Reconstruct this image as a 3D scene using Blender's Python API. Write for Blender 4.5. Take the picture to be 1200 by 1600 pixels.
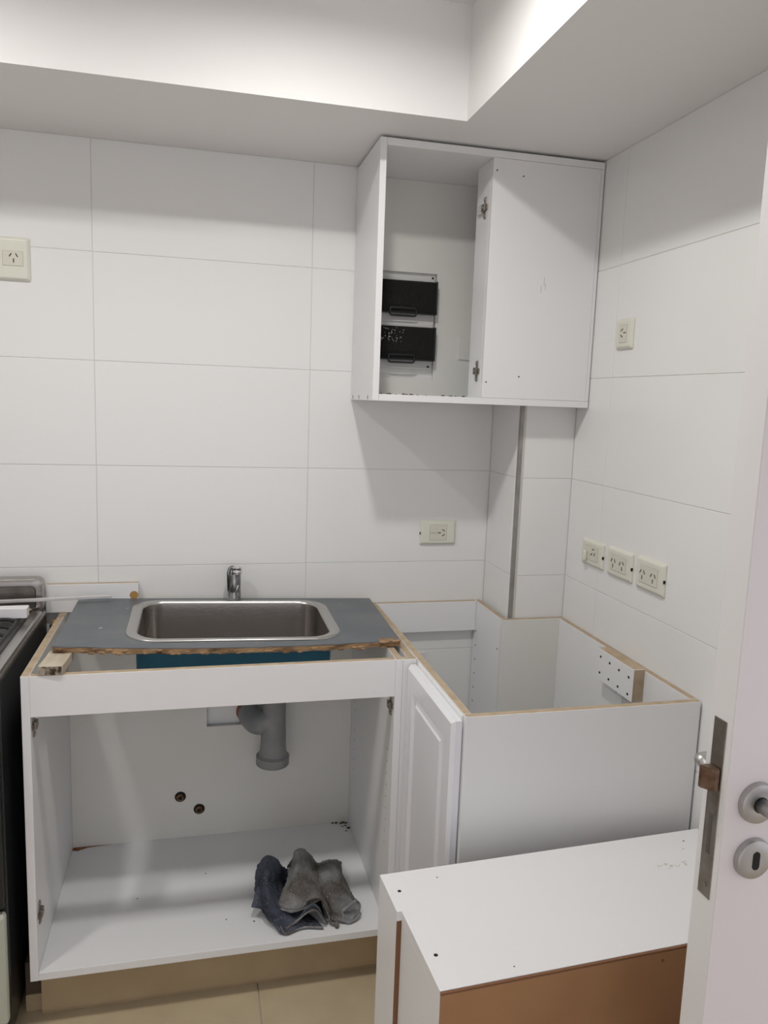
import bpy, bmesh, math, random
from mathutils import Vector, Matrix, noise
random.seed(7)
S = bpy.context.scene
for o in list(bpy.data.objects): bpy.data.objects.remove(o)

# ---------------------------------------------------------------- camera
cf = Vector((0.23625, 0.96107, -0.14302)); cr = Vector((0.97220, -0.23358, 0.03502)).normalized()
YAW, PITCH, ROLL = 0.241194450, -0.143515593, 0.0353796143
cf = Vector((math.sin(YAW)*math.cos(PITCH), math.cos(YAW)*math.cos(PITCH), math.sin(PITCH)))
r0 = Vector((math.cos(YAW), -math.sin(YAW), 0)); u0 = r0.cross(cf)
cr = r0*math.cos(ROLL) + u0*math.sin(ROLL); cu = -r0*math.sin(ROLL) + u0*math.cos(ROLL)
cam = bpy.data.cameras.new('camera'); camo = bpy.data.objects.new('camera', cam); S.collection.objects.link(camo)
camo.matrix_world = Matrix(((cr.x, cu.x, -cf.x, 0.27339), (cr.y, cu.y, -cf.y, -2.30281), (cr.z, cu.z, -cf.z, 1.50110), (0, 0, 0, 1)))
cam.sensor_fit = 'VERTICAL'; cam.sensor_height = 36; cam.lens = 1206.95*36/1600; cam.clip_start = 0.02
S.camera = camo
# ---------------------------------------------------------------- world, exposure, lamp data
w = bpy.data.worlds.new('world'); S.world = w; w.use_nodes = True
w.node_tree.nodes['Background'].inputs[0].default_value = (0.87, 0.865, 0.93, 1)
w.node_tree.nodes['Background'].inputs[1].default_value = 2.2
S.view_settings.view_transform = 'Standard'; S.view_settings.look = 'None'
S.view_settings.gamma = 1; S.view_settings.use_curve_mapping = False
S.view_settings.exposure = -0.93
LAMPS = [((0.505, -1.005, 2.395), 15.5, (1.0, 0.98, 0.95)), ((-0.42, -0.93, 2.395), 12.5, (1.0, 0.98, 0.95))]

# ---------------------------------------------------------------- materials
def mat(name, col, rough=0.5, metal=0.0, noise_=None, bump=0.0, bscale=200, col2=None, nscale=8, stretch=None, spec=0.5, coat=0.0, detail=4, ramp=(0.35, 0.7)):
    m = bpy.data.materials.new(name); m.use_nodes = True
    nt = m.node_tree; b = nt.nodes['Principled BSDF']
    b.inputs['Base Color'].default_value = (*col, 1); b.inputs['Roughness'].default_value = rough
    b.inputs['Metallic'].default_value = metal; b.inputs['Specular IOR Level'].default_value = spec
    b.inputs['Coat Weight'].default_value = coat; b.inputs['Coat Roughness'].default_value = 0.1
    tc = nt.nodes.new('ShaderNodeTexCoord'); mp = nt.nodes.new('ShaderNodeMapping')
    nt.links.new(tc.outputs['Object'], mp.inputs[0])
    if stretch: mp.inputs['Scale'].default_value = stretch
    if col2:
        n = nt.nodes.new('ShaderNodeTexNoise'); n.inputs['Scale'].default_value = nscale; n.inputs['Detail'].default_value = detail
        cr_ = nt.nodes.new('ShaderNodeValToRGB'); cr_.color_ramp.elements[0].position = ramp[0]; cr_.color_ramp.elements[1].position = ramp[1]
        cr_.color_ramp.elements[0].color = (*col, 1); cr_.color_ramp.elements[1].color = (*col2, 1)
        nt.links.new(mp.outputs[0], n.inputs['Vector']); nt.links.new(n.outputs[0], cr_.inputs[0]); nt.links.new(cr_.outputs[0], b.inputs['Base Color'])
    if bump:
        n2 = nt.nodes.new('ShaderNodeTexNoise'); n2.inputs['Scale'].default_value = bscale; n2.inputs['Detail'].default_value = 3
        bp = nt.nodes.new('ShaderNodeBump'); bp.inputs['Strength'].default_value = bump; bp.inputs['Distance'].default_value = 0.002
        nt.links.new(mp.outputs[0], n2.inputs['Vector']); nt.links.new(n2.outputs[0], bp.inputs['Height']); nt.links.new(bp.outputs[0], b.inputs['Normal'])
    return m
M = {}
M['tile'] = mat('white_glazed_tile', (0.86, 0.86, 0.85), 0.22, bump=0.03, bscale=14)
M['grout'] = mat('pale_grout', (0.70, 0.69, 0.67), 0.8)
M['plaster'] = mat('white_ceiling_paint', (0.88, 0.87, 0.855), 0.7, bump=0.05, bscale=60)
M['mel'] = mat('white_melamine', (0.86, 0.86, 0.865), 0.38, bump=0.03, bscale=400)
M['melw'] = mat('white_melamine_aged', (0.79, 0.785, 0.75), 0.4, col2=(0.76, 0.745, 0.69), nscale=3)
M['lac'] = mat('white_lacquer_door', (0.84, 0.84, 0.88), 0.28)
M['mdf'] = mat('raw_board_edge', (0.52, 0.41, 0.285), 0.8, col2=(0.42, 0.32, 0.21), nscale=30, bump=0.3, bscale=300)
M['hard'] = mat('brown_hardboard', (0.40, 0.215, 0.10), 0.5, col2=(0.34, 0.175, 0.078), nscale=6, bump=0.08, bscale=500)
M['harddark'] = mat('hardboard_edge', (0.22, 0.10, 0.045), 0.6)
M['chip'] = mat('damp_chipboard_edge', (0.42, 0.27, 0.14), 0.85, col2=(0.13, 0.065, 0.03), nscale=18, stretch=(1, 1, 3), bump=0.8, bscale=150, ramp=(0.40, 0.66))
M['lam'] = mat('slate_grey_laminate', (0.095, 0.108, 0.122), 0.40, col2=(0.140, 0.150, 0.160), nscale=7, bump=0.05, bscale=300)
M['steel'] = mat('brushed_steel', (0.40, 0.375, 0.355), 0.27, 1.0, bump=0.12, bscale=60, stretch=(1, 1, 14))
M['steelrim'] = mat('satin_steel_rim', (0.50, 0.49, 0.475), 0.30, 1.0, bump=0.08, bscale=80)
M['steeld'] = mat('stained_steel', (0.36, 0.33, 0.30), 0.38, 1.0, col2=(0.22, 0.19, 0.16), nscale=25, bump=0.2, bscale=120)
M['satin'] = mat('satin_nickel', (0.47, 0.46, 0.455), 0.40, 1.0)
M['chrome'] = mat('chrome_dark_reflection', (0.42, 0.42, 0.42), 0.16, 1.0, col2=(0.10, 0.10, 0.10), nscale=45, ramp=(0.3, 0.75))  # dark reflections of the room put into the chrome colour
M['chromeb'] = mat('bright_chrome', (0.85, 0.85, 0.86), 0.12, 1.0)
M['blue'] = mat('blue_undercoat', (0.028, 0.165, 0.27), 0.65, bump=0.3, bscale=200)
M['pvc'] = mat('grey_drain_plastic', (0.235, 0.24, 0.245), 0.5, col2=(0.31, 0.31, 0.31), nscale=14)
M['rub'] = mat('reddish_seal', (0.30, 0.10, 0.045), 0.6)
M['brass'] = mat('tarnished_brass', (0.26, 0.17, 0.09), 0.40, 0.9, col2=(0.07, 0.04, 0.025), nscale=60)
M['latch'] = mat('browned_latch_steel', (0.30, 0.22, 0.17), 0.35, 0.9, col2=(0.16, 0.09, 0.06), nscale=50)
M['dark'] = mat('black_hole', (0.012, 0.011, 0.010), 0.9)
M['stain'] = mat('rust_stain', (0.22, 0.070, 0.025), 0.9, col2=(0.40, 0.20, 0.11), nscale=60)
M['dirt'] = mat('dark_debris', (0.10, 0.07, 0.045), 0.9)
M['ivory'] = mat('ivory_plastic', (0.76, 0.755, 0.66), 0.38)
M['ivgap'] = mat('ivory_joint', (0.52, 0.50, 0.41), 0.6)
M['ivory2'] = mat('ivory_plastic_insert', (0.70, 0.69, 0.59), 0.42)
M['panelw'] = mat('grey_white_plastic', (0.66, 0.655, 0.64), 0.4)
M['gap'] = mat('grey_corner_trim', (0.36, 0.35, 0.33), 0.5, 0.4, col2=(0.28, 0.27, 0.25), nscale=20)
M['trimw'] = mat('pale_corner_trim', (0.62, 0.60, 0.55), 0.5)
M['blk'] = mat('black_enamel', (0.012, 0.014, 0.015), 0.32)
M['hob'] = mat('grey_enamel_hob', (0.11, 0.105, 0.10), 0.3)
M['iron'] = mat('black_cast_iron', (0.018, 0.018, 0.018), 0.55)
M['floor'] = mat('beige_floor_tile', (0.56, 0.47, 0.32), 0.35, col2=(0.49, 0.40, 0.27), nscale=9)
M['plinth'] = mat('tan_plinth_tile', (0.44, 0.335, 0.205), 0.5, col2=(0.37, 0.275, 0.16), nscale=6)
M['doorp'] = mat('door_paint', (0.76, 0.71, 0.71), 0.4, bump=0.04, bscale=90)  # white paint; pinkish cast put into its base colour
M['dooredge'] = mat('door_edge_paint', (0.80, 0.79, 0.78), 0.45, bump=0.04, bscale=90)
M['seam'] = mat('dark_slot', (0.10, 0.09, 0.08), 0.9)  # even dark colour of the bolt slot
M['wood'] = mat('weathered_wood', (0.56, 0.50, 0.40), 0.85, col2=(0.36, 0.28, 0.19), nscale=28, stretch=(1, .35, 1.6), bump=0.6, bscale=120, ramp=(0.4, 0.75))
M['woodend'] = mat('rotten_end_grain', (0.42, 0.36, 0.28), 0.9, col2=(0.045, 0.03, 0.018), nscale=80, bump=0.9, bscale=160, ramp=(0.42, 0.60))
M['knot'] = mat('routed_brown_edge', (0.42, 0.25, 0.08), 0.8)
M['alu'] = mat('white_metal_strip', (0.66, 0.65, 0.65), 0.35, 0.3)
M['bar'] = mat('white_bar_paint', (0.82, 0.81, 0.84), 0.35)
M['scuff'] = mat('pencil_scuff', (0.46, 0.40, 0.33), 0.9)
M['greenm'] = mat('pale_enamel_trim', (0.50, 0.52, 0.44), 0.4)
# smoked window of the electrical board
def smoked():
    m = bpy.data.materials.new('smoked_plastic'); m.use_nodes = True; nt = m.node_tree; b = nt.nodes['Principled BSDF']
    b.inputs['Base Color'].default_value = (0.030, 0.029, 0.028, 1); b.inputs['Roughness'].default_value = 2.2
    tr = nt.nodes.new('ShaderNodeBsdfTransparent'); tr.inputs[0].default_value = (0.30, 0.28, 0.27, 1)
    mx = nt.nodes.new('ShaderNodeMixShader'); mx.inputs[0].default_value = 0.50
    out = nt.nodes['Material Output']; nt.links.new(tr.outputs[0], mx.inputs[1]); nt.links.new(b.outputs[0], mx.inputs[2]); nt.links.new(mx.outputs[0], out.inputs[0])
    return m
M['smoke'] = smoked()
def emis(name, col, s):
    m = bpy.data.materials.new(name); m.use_nodes = True; nt = m.node_tree; nt.nodes.remove(nt.nodes['Principled BSDF'])
    e = nt.nodes.new('ShaderNodeEmission'); e.inputs[0].default_value = (*col, 1); e.inputs[1].default_value = s
    nt.links.new(e.outputs[0], nt.nodes['Material Output'].inputs[0]); return m
# rag fabric
def fabric(name, c1, c2, c3):
    m = mat(name, c1, 0.95, col2=c2, nscale=16, bump=1.0, bscale=420, spec=0.1, ramp=(0.38, 0.62)); nt = m.node_tree
    b = nt.nodes['Principled BSDF']; tc = nt.nodes['Texture Coordinate']
    n = nt.nodes.new('ShaderNodeTexNoise'); n.inputs['Scale'].default_value = 260
    r = nt.nodes.new('ShaderNodeValToRGB'); r.color_ramp.elements[0].position = .60; r.color_ramp.elements[1].position = .72
    mx = nt.nodes.new('ShaderNodeMixRGB'); mx.inputs[2].default_value = (*c3, 1)
    old = b.inputs['Base Color'].links[0].from_socket
    nt.links.new(tc.outputs['Object'], n.inputs['Vector']); nt.links.new(n.outputs[0], r.inputs[0]); nt.links.new(r.outputs[0], mx.inputs[0])
    nt.links.new(old, mx.inputs[1]); nt.links.new(mx.outputs[0], b.inputs['Base Color']); return m
M['ragd'] = fabric('dark_blue_grey_felt', (0.045, 0.050, 0.068), (0.105, 0.118, 0.150), (0.22, 0.23, 0.26))
M['ragl'] = fabric('worn_grey_felt', (0.275, 0.28, 0.285), (0.125, 0.110, 0.095), (0.36, 0.35, 0.33))

# ---------------------------------------------------------------- helpers
COL = S.collection
def link(name, bm, mats, parent=None, smooth=False, kind=None, auto=False):
    me = bpy.data.meshes.new(name); bm.normal_update(); bm.to_mesh(me); bm.free()
    if not isinstance(mats, (list, tuple)): mats = [mats]
    for m in mats: me.materials.append(m)
    if smooth:
        for p in me.polygons: p.use_smooth = True
    if auto:
        me.polygons.foreach_set('use_smooth', [True]*len(me.polygons)); me.set_sharp_from_angle(angle=math.radians(35))
    o = bpy.data.objects.new(name, me); COL.objects.link(o)
    if parent: o.parent = parent
    if kind: o['kind'] = kind
    return o
def tag(o, label, cat, group=None):
    o['label'] = label; o['category'] = cat
    if group: o['group'] = group
    return o
def thing(name, label, cat, loc=(0, 0, 0), rz=0, group=None):
    o = bpy.data.objects.new(name, None); COL.objects.link(o); o.location = loc; o.rotation_euler = (0, 0, rz)
    return tag(o, label, cat, group)
def addbox(bm, lo, hi, bev=0.0, mi=0, top=None, bot=None, faces=None, mtx=None):
    lo, hi = Vector(lo), Vector(hi); d = hi-lo; c = (lo+hi)/2
    ret = bmesh.ops.create_cube(bm, size=1, matrix=Matrix.Translation(c) @ Matrix.Diagonal((*d, 1)))
    vs = ret['verts']; fs = set(f for v in vs for f in v.link_faces)
    for f in fs:
        f.normal_update(); f.material_index = mi
        if top is not None and f.normal.z > .9: f.material_index = top
        if bot is not None and f.normal.z < -.9: f.material_index = bot
        if faces:
            for ax, mm in faces.items():
                s = 1 if ax[0] == '+' else -1; k = 'xyz'.index(ax[1])
                if f.normal[k]*s > .9: f.material_index = mm
    if bev > 0:
        es = set(e for f in fs for e in f.edges)
        r = bmesh.ops.bevel(bm, geom=list(es), offset=bev, segments=2, affect='EDGES', profile=0.5, clamp_overlap=True)
        vs = list(set(v for f in r['faces'] for v in f.verts) | set(v for v in vs if v.is_valid))
    if mtx is not None: bmesh.ops.transform(bm, matrix=mtx, verts=[v for v in vs if v.is_valid])
    return vs
def box(name, lo, hi, mats, parent=None, bev=0.001, **k):
    bm = bmesh.new(); addbox(bm, lo, hi, bev, **k); return link(name, bm, mats, parent)
def addcyl(bm, p0, p1, r0, r1=None, n=20, mi=0, caps=True):
    p0, p1 = Vector(p0), Vector(p1); d = p1-p0; r1 = r0 if r1 is None else r1
    q = d.to_track_quat('Z', 'Y').to_matrix().to_4x4(); q.translation = (p0+p1)/2
    ret = bmesh.ops.create_cone(bm, cap_ends=caps, segments=n, radius1=r0, radius2=r1, depth=d.length, matrix=q)
    for f in set(f for v in ret['verts'] for f in v.link_faces): f.material_index = mi
def cyl(name, p0, p1, r0, m, parent=None, r1=None, n=20):
    bm = bmesh.new(); addcyl(bm, p0, p1, r0, r1, n); return link(name, bm, m, parent, auto=True)
def addlathe(bm, prof, mtx, n=28, mi=0):
    rings = []
    for (r, z) in prof:
        rings.append([bm.verts.new(mtx @ Vector((r*math.cos(2*math.pi*i/n), r*math.sin(2*math.pi*i/n), z))) for i in range(n)])
    for a, b in zip(rings, rings[1:]):
        for i in range(n):
            f = bm.faces.new((a[i], a[(i+1) % n], b[(i+1) % n], b[i])); f.material_index = mi
    f = bm.faces.new(list(reversed(rings[0]))); f.material_index = mi
    f = bm.faces.new(rings[-1]); f.material_index = mi
def axis(p, d):
    q = Vector(d).to_track_quat('Z', 'Y').to_matrix().to_4x4(); q.translation = Vector(p); return q
def addtube(bm, pts, rad, n=12, mi=0):
    pts = [Vector(p) for p in pts]; rad = rad if isinstance(rad, (list, tuple)) else [rad]*len(pts)
    rings = []; up = None
    for i, p in enumerate(pts):
        t = (pts[min(i+1, len(pts)-1)]-pts[max(i-1, 0)]).normalized()
        if up is None: up = t.orthogonal().normalized()
        up = (up - t*up.dot(t)).normalized(); s = t.cross(up)
        rings.append([bm.verts.new(p + (up*math.cos(2*math.pi*k/n) + s*math.sin(2*math.pi*k/n))*rad[i]) for k in range(n)])
    for a, b in zip(rings, rings[1:]):
        for i in range(n):
            f = bm.faces.new((a[i], a[(i+1) % n], b[(i+1) % n], b[i])); f.material_index = mi
    bm.faces.new(list(reversed(rings[0]))).material_index = mi; bm.faces.new(rings[-1]).material_index = mi
def catmull(pts, n):
    P = [Vector(p) for p in pts]; P = [2*P[0]-P[1]] + P + [2*P[-1]-P[-2]]; out = []
    for i in range(1, len(P)-2):
        for k in range(n):
            t = k/n; a, b, c, d = P[i-1:i+3]
            out.append(.5*((2*b)+(c-a)*t+(2*a-5*b+4*c-d)*t*t+(3*b-3*c+d-a)*t**3))
    out.append(P[-2]); return out
def rrect(cx, cy, hx, hy, r, n=8):
    out = []
    for (sx, sy, a0) in ((1, 1, 0), (-1, 1, 90), (-1, -1, 180), (1, -1, 270)):
        for k in range(n+1):
            a = math.radians(a0+90*k/n); out.append((cx+sx*(hx-r)+r*math.cos(a), cy+sy*(hy-r)+r*math.sin(a)))
    return out
def ring(bm, pts): return [bm.verts.new(p) for p in pts]
def bridge(bm, a, b, mi=0):
    n = len(a)
    for i in range(n):
        f = bm.faces.new((a[i], a[(i+1) % n], b[(i+1) % n], b[i])); f.material_index = mi
def prism(name, poly, z0, z1, mats, parent=None, top=None, bev=0):
    bm = bmesh.new(); a = [bm.verts.new((x, y, z0)) for x, y in poly]; b = [bm.verts.new((x, y, z1)) for x, y in poly]
    bm.faces.new(list(reversed(a))); f = bm.faces.new(b)
    if top is not None: f.material_index = top
    for i in range(len(poly)): bm.faces.new((a[i], a[(i+1) % len(poly)], b[(i+1) % len(poly)], b[i]))
    return link(name, bm, mats, parent)
def struct(o, label=None):
    o['kind'] = 'structure'
    if label: o['label'] = label
    return o
MM = M['mel']; EDG = [M['mel'], M['mdf']]; EDGW = [M['melw'], M['mdf']]

# ================================================================ SETTING
XR = 1.353; XC = 1.182; YC = -0.222; ZS = 2.165; ZT = 2.42; TH = 0.29096; ZL = 1.0
XL = -1.5; YF = -3.1; YJ = -1.42
G = 0.0008
# grout bed slabs; tiles stand proud of them
struct(box('wall_back', (XL, 0.0012, 0), (XC+0.002, 0.12, ZT+.1), M['grout'], bev=0), 'white tiled back wall')
struct(box('wall_right', (XR+0.0012, YJ, 0), (XR+0.12, 0.12, ZT+.1), M['grout'], bev=0), 'white tiled right wall')
struct(box('wall_column', (XC+0.0012, YC+0.0012, 0), (XR+0.0012, 0.12, ZS), M['grout'], bev=0), 'boxed-in tiled column in the right corner')
struct(box('wall_right_near', (XR, YF, 0), (XR+0.12, -2.2, ZT+.1), M['plaster'], bev=0))
struct(box('wall_right_lintel', (XR, -2.2, 2.05), (XR+0.12, YJ, ZT+.1), M['plaster'], bev=0))
struct(box('wall_left', (XL-.12, YF, 0), (XL, 0.12, ZT+.1), M['plaster'], bev=0))
struct(prism('wall_front', [(XL-.12, 0), (-1.0, 0), (-1.0, 2.1), (1.1, 2.1), (1.1, 0), (XR+.12, 0), (XR+.12, ZT+.1), (XL-.12, ZT+.1)], 0, .12, M['plaster']))  # unseen wall behind the camera; opening added to let in fill light
O_ = bpy.data.objects['wall_front']; O_.rotation_euler = (math.pi/2, 0, 0); O_.location = (0, YF, 0)
def tilemesh(w_, h_, name='tile'):
    # local: x 0..w, z 0..h, front face at y=0, body to y=+0.008
    bm = bmesh.new(); b = 0.0008; y1 = 0.0011
    a = [(G, 0), (w_-G, 0)]
    o = [bm.verts.new(p) for p in ((G, y1, G), (w_-G, y1, G), (w_-G, y1, h_-G), (G, y1, h_-G))]
    m_ = [bm.verts.new(p) for p in ((G, b, G), (w_-G, b, G), (w_-G, b, h_-G), (G, b, h_-G))]
    i = [bm.verts.new(p) for p in ((G+b, 0, G+b), (w_-G-b, 0, G+b), (w_-G-b, 0, h_-G-b), (G+b, 0, h_-G-b))]
    for p, q in ((o, m_), (m_, i)):
        for k in range(4): bm.faces.new((p[k], p[(k+1) % 4], q[(k+1) % 4], q[k]))
    bm.faces.new(i)
    me = bpy.data.meshes.new(name); bm.normal_update(); bm.to_mesh(me); bm.free(); me.materials.append(M['tile']); return me
TM = {}
def tile(parent, x0, z0, w_, h_, mtx):
    k = (round(w_, 4), round(h_, 4))
    if k not in TM: TM[k] = tilemesh(w_, h_)
    o = bpy.data.objects.new('tile', TM[k]); COL.objects.link(o); o.parent = parent
    o.matrix_local = mtx @ Matrix.Translation((x0, 0, z0))
def tiles(parent, u0, u1, joint, z0, z1, mtx):
    k0 = math.floor((u0-joint)/.6 + 1e-6)
    zs = [z for z in [ZL+TH*k for k in range(-4, 5)] if z0+.01 < z < z1-.01]; zs = [z0]+zs+[z1]
    us = [u for u in [joint+.6*(k0+k) for k in range(12)] if u0+.005 < u < u1-.005]; us = [u0]+us+[u1]
    for a, b in zip(us, us[1:]):
        for c, d in zip(zs, zs[1:]): tile(parent, a, c, b-a, d-c, mtx)
O = bpy.data.objects
tiles(O['wall_back'], -1.2, XC, 0.0, 0.0, ZS-.0006, Matrix.Identity(4))
RW = Matrix.Translation((XR, 0, 0)) @ Matrix.Rotation(-math.pi/2, 4, 'Z')     # local x -> -y, facing -x
tiles(O['wall_right'], -YC, 1.01+.405, .41, 0.0, ZS-.0006, RW)
tiles(O['wall_column'], XC+.0145, XR+.0004, XR-.6, 0.0, ZS-.0006, Matrix.Translation((0, YC, 0)))
CL = Matrix.Translation((XC, 0, 0)) @ Matrix.Rotation(-math.pi/2, 4, 'Z')
tiles(O['wall_column'], 0.0005, -YC-.012, -1.0, 0.0, ZS-.0006, CL)
t = struct(box('trim_1', (XC-.0015, YC-.0015, 0), (XC+.0085, YC+.012, ZS-.001), M['gap'], bev=.001), 'grey metal corner trim on the column edge')
box('trim_lip', (XC+.0085, YC-.0012, 0), (XC+.0150, YC+.002, ZS-.001), M['trimw'], t, bev=.0005)
# ceiling with dropped soffit
struct(box('ceiling', (XL-.12, YF-.12, ZT), (1.6, 0.12, ZT+.1), M['plaster'], bev=0))
struct(prism('trim_2', [(XL, .0011), (XL, -.445), (.90, -.445), (.90, YF), (XR+.0011, YF), (XR+.0011, .0011)], ZS, ZT, M['plaster']), 'dropped white soffit along back and right walls')
# floor tiles
fl = struct(box('floor', (XL-.1, YF-.1, -.08), (2.6, .1, -.006), M['grout'], bev=0))
bmf = bmesh.new(); addbox(bmf, (.0012, .0012, -.006), (.5988, .5988, 0), .0006); ftm = bpy.data.meshes.new('floor_tile'); bmf.to_mesh(ftm); bmf.free(); ftm.materials.append(M['floor'])
for i in range(-4, 4):
    for j in range(-5, 1):
        o = bpy.data.objects.new('floor_tile', ftm); COL.objects.link(o); o.parent = fl; o.location = (.428+.6*i, -.45+.6*j, 0)
# plinth under the sink cabinet
pl = struct(box('trim_3', (-.088, -.488, 0), (.80, -.07, .1295), M['plinth'], bev=.001), 'low tan plinth under the sink cabinet')
box('skirting_tile', (-.088, -.494, .012), (.80, -.4885, .1285), M['plinth'], pl, bev=.0008)
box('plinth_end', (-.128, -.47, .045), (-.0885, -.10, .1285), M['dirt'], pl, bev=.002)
box('plinth_foot', (-.128, -.475, 0), (-.0885, -.10, .0445), M['plinth'], pl, bev=.002)
pl2 = struct(box('trim_4', (.83, -.84, 0), (XR-.004, -.30, .1295), M['plinth'], bev=.001), 'tan plinth under the corner cabinet')

# ceiling lamps
for i, (p, W_, c) in enumerate(LAMPS):
    r = .030
    t = thing('ceiling_lamp', 'round white ceiling lamp in the ceiling recess, %s of the two' % ('right one' if i == 0 else 'left one'), 'lamp', (p[0], p[1], ZT), 0, 'ceiling lamps in the recess')
    bm = bmesh.new(); addlathe(bm, [(.052, -.0002), (.052, -.022), (.0505, -.0245), (.0475, -.0245), (.0465, -.015)][::-1], Matrix.Identity(4)); bmesh.ops.recalc_face_normals(bm, faces=bm.faces)
    link('base', bm, M['panelw'], t, auto=True)
    bm = bmesh.new(); addlathe(bm, [(.004, -.0190), (.030, -.0185), (.040, -.0175), (.0445, -.0162)], Matrix.Identity(4)); bmesh.ops.recalc_face_normals(bm, faces=bm.faces)
    b = link('diffuser', bm, emis('lamp_glow', c, W_/(math.pi*math.pi*.043**2)), t, smooth=True)

# ================================================================ SINK CABINET
ZB, Z1 = 0.13, 0.8725
t = thing('sink_cabinet', 'doorless white melamine sink base cabinet with raw tan top edges beside the stove', 'cabinet', (.335, -.27, ZB))
def P(name, lo, hi, mats, bev=.0008, **k):      # world coordinates -> child of t
    o = t.location; return box(name, Vector(lo)-o, Vector(hi)-o, mats, t, bev=bev, **k)
def place(o):
    o.location = o.location - t.location; return o
sl = P('side_panel', (-.102, -.54, ZB), (-.084, -.004, Z1), EDG, top=1)
sr = P('side_panel', (.751, -.54, ZB), (.769, -.004, Z1), EDG, top=1)
P('bottom_panel', (-.0838, -.5395, ZB), (.7508, -.0042, ZB+.019), MM)
P('front_rail', (-.0838, -.5395, .777), (.7508, -.522, Z1-.0003), EDG, top=1)
# back panel with a cut-out around the drain
bm = bmesh.new()
xs = (-.0836, .305, .50, .7506); zs = (.1492, .502, .655, .84)
for i in range(3):
    for j in range(3):
        if i == 1 and j == 1: continue
        addbox(bm, (xs[i], -.020, zs[j]), (xs[i+1], -.008, zs[j+1]))
bmesh.ops.remove_doubles(bm, verts=bm.verts, dist=1e-5)
place(link('back_panel', bm, M['melw'], t))
def hinge_plate(parent, loc, sx):      # plate on a panel facing sx, local coordinates of the parent thing
    bm = bmesh.new(); x0, x1 = (0, .003) if sx > 0 else (-.003, 0)
    addbox(bm, (x0, -.006, -.028), (x1, .006, .028), .001); addbox(bm, (x0, -.018, -.007), (x1, .018, .007), .001)
    addbox(bm, (x0*3, -.010, -.009), (x1*3, .012, .009), .001)
    for z in (-.021, .021): addcyl(bm, (sx*.002, 0, z), (sx*.005, 0, z), .004, n=10, mi=1)
    addcyl(bm, (sx*.008, 0, 0), (sx*.011, 0, 0), .004, n=10, mi=1)
    o = link('hinge_plate', bm, [M['steeld'], M['satin']], parent); o.location = loc; return o
o0 = t.location
for x, sx in ((-.084, 1), (.751, -1)):
    for z in ((.748, .285) if sx > 0 else (.745,)): hinge_plate(t, Vector((x, -.510, z))-o0, sx)
# shelf-pin holes on the right panel
bm = bmesh.new()
for y in (-.49, -.08):
    for k in range(9): addcyl(bm, (.7503, y, .36+.032*k), (.7515, y, .36+.032*k), .0025, n=8)
link('pin_holes', bm, M['scuff'], t, kind='stuff').location = -o0
def blot(name, pts, mt, z, th=.0006, parent=t, off=None):
    bm = bmesh.new(); c = bm.verts.new((sum(p[0] for p in pts)/len(pts), sum(p[1] for p in pts)/len(pts), z+th*1.5))
    v = [bm.verts.new((x, y, z+.0001)) for x, y in pts]
    for i in range(len(v)): bm.faces.new((v[i], v[(i+1) % len(v)], c))
    o = link(name, bm, mt, parent); o.location = -(off if off is not None else o0); return o
zs_ = ZB+.019
blot('rust_stain', [(-.083, -.036), (-.066, -.041), (-.052, -.033), (-.035, -.0235), (.03, -.0207), (-.083, -.0205)], M['stain'], zs_)
bm = bmesh.new()
for (x, y, s) in ((.742, -.03, .005), (.733, -.026, .006), (.725, -.030, .004), (.738, -.045, .004), (.712, -.024, .005), (.70, -.023, .004), (.745, -.06, .006), (.735, -.075, .003), (.728, -.048, .003), (.12, -.30, .002), (.35, -.43, .002), (.42, -.45, .0025), (.30, -.22, .002)):
    bmesh.ops.create_icosphere(bm, subdivisions=1, radius=s, matrix=Matrix.Translation((x, y, zs_+s*.3)) @ Matrix.Diagonal((1.2, 1, .35, 1)))
link('debris', bm, M['dirt'], t, kind='stuff').location = -o0

# valves and drain
for (x, z, lab) in ((.227, .283, 'brass water outlet set in a round hole, upper left of the two'), (.283, .238, 'brass water outlet set in a round hole, lower right of the two')):
    v = thing('water_outlet', lab, 'pipe', (x, -.0205, z), 0, 'water outlets in the cabinet back')
    bm = bmesh.new(); addlathe(bm, [(.0165, 0), (.0165, .0012), (.0125, .0022), (.0120, .0004)], axis((0, 0, 0), (0, -1, 0)), 20); link('hole_rim', bm, M['dark'], v, auto=True)
    bm = bmesh.new(); addlathe(bm, [(.0118, 0), (.0118, .007), (.0095, .009), (.0060, .009), (.0055, .003)], axis((0, 0, 0), (0, -1, 0)), 16); link('threaded_stub', bm, M['brass'], v, auto=True)
    bm = bmesh.new(); addcyl(bm, (0, -.0090, 0), (0, -.0094, 0), .0042, n=14); link('bore', bm, M['dark'], v)
d = thing('drain_pipe', 'grey plastic drain elbow with a downward open socket in the sink cabinet', 'pipe', (.48, -.10, .40))
off = -d.location
def D(name, bm, m): o = link(name, bm, m, d, auto=True); o.location = off; return o
bm = bmesh.new(); addlathe(bm, [(.030, 0), (.034, .004), (.034, .018), (.029, .022)], axis((.425, .006, .538), (.25, -1, 0)), 24); D('seal_collar', bm, M['rub'])
bm = bmesh.new(); addtube(bm, catmull([(.430, -.014, .538), (.438, -.045, .534), (.454, -.080, .532), (.484, -.100, .546), (.502, -.100, .562)], 6), [.033]*3+[.036]*5+[.036]*8+[.032]*9, 22); D('elbow', bm, M['pvc'])
bm = bmesh.new(); addlathe(bm, [(.030, 0), (.041, .0), (.047, .006), (.047, .030), (.041, .036), (.038, .06), (.035, .14), (.034, .165), (.034, .20), (.036, .205), (.036, .225), (.030, .228), (.024, .318), (.022, .318)], axis((.497, -.10, .405), (0.02, 0, 1)), 28); D('socket_tee', bm, M['pvc'])
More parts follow.
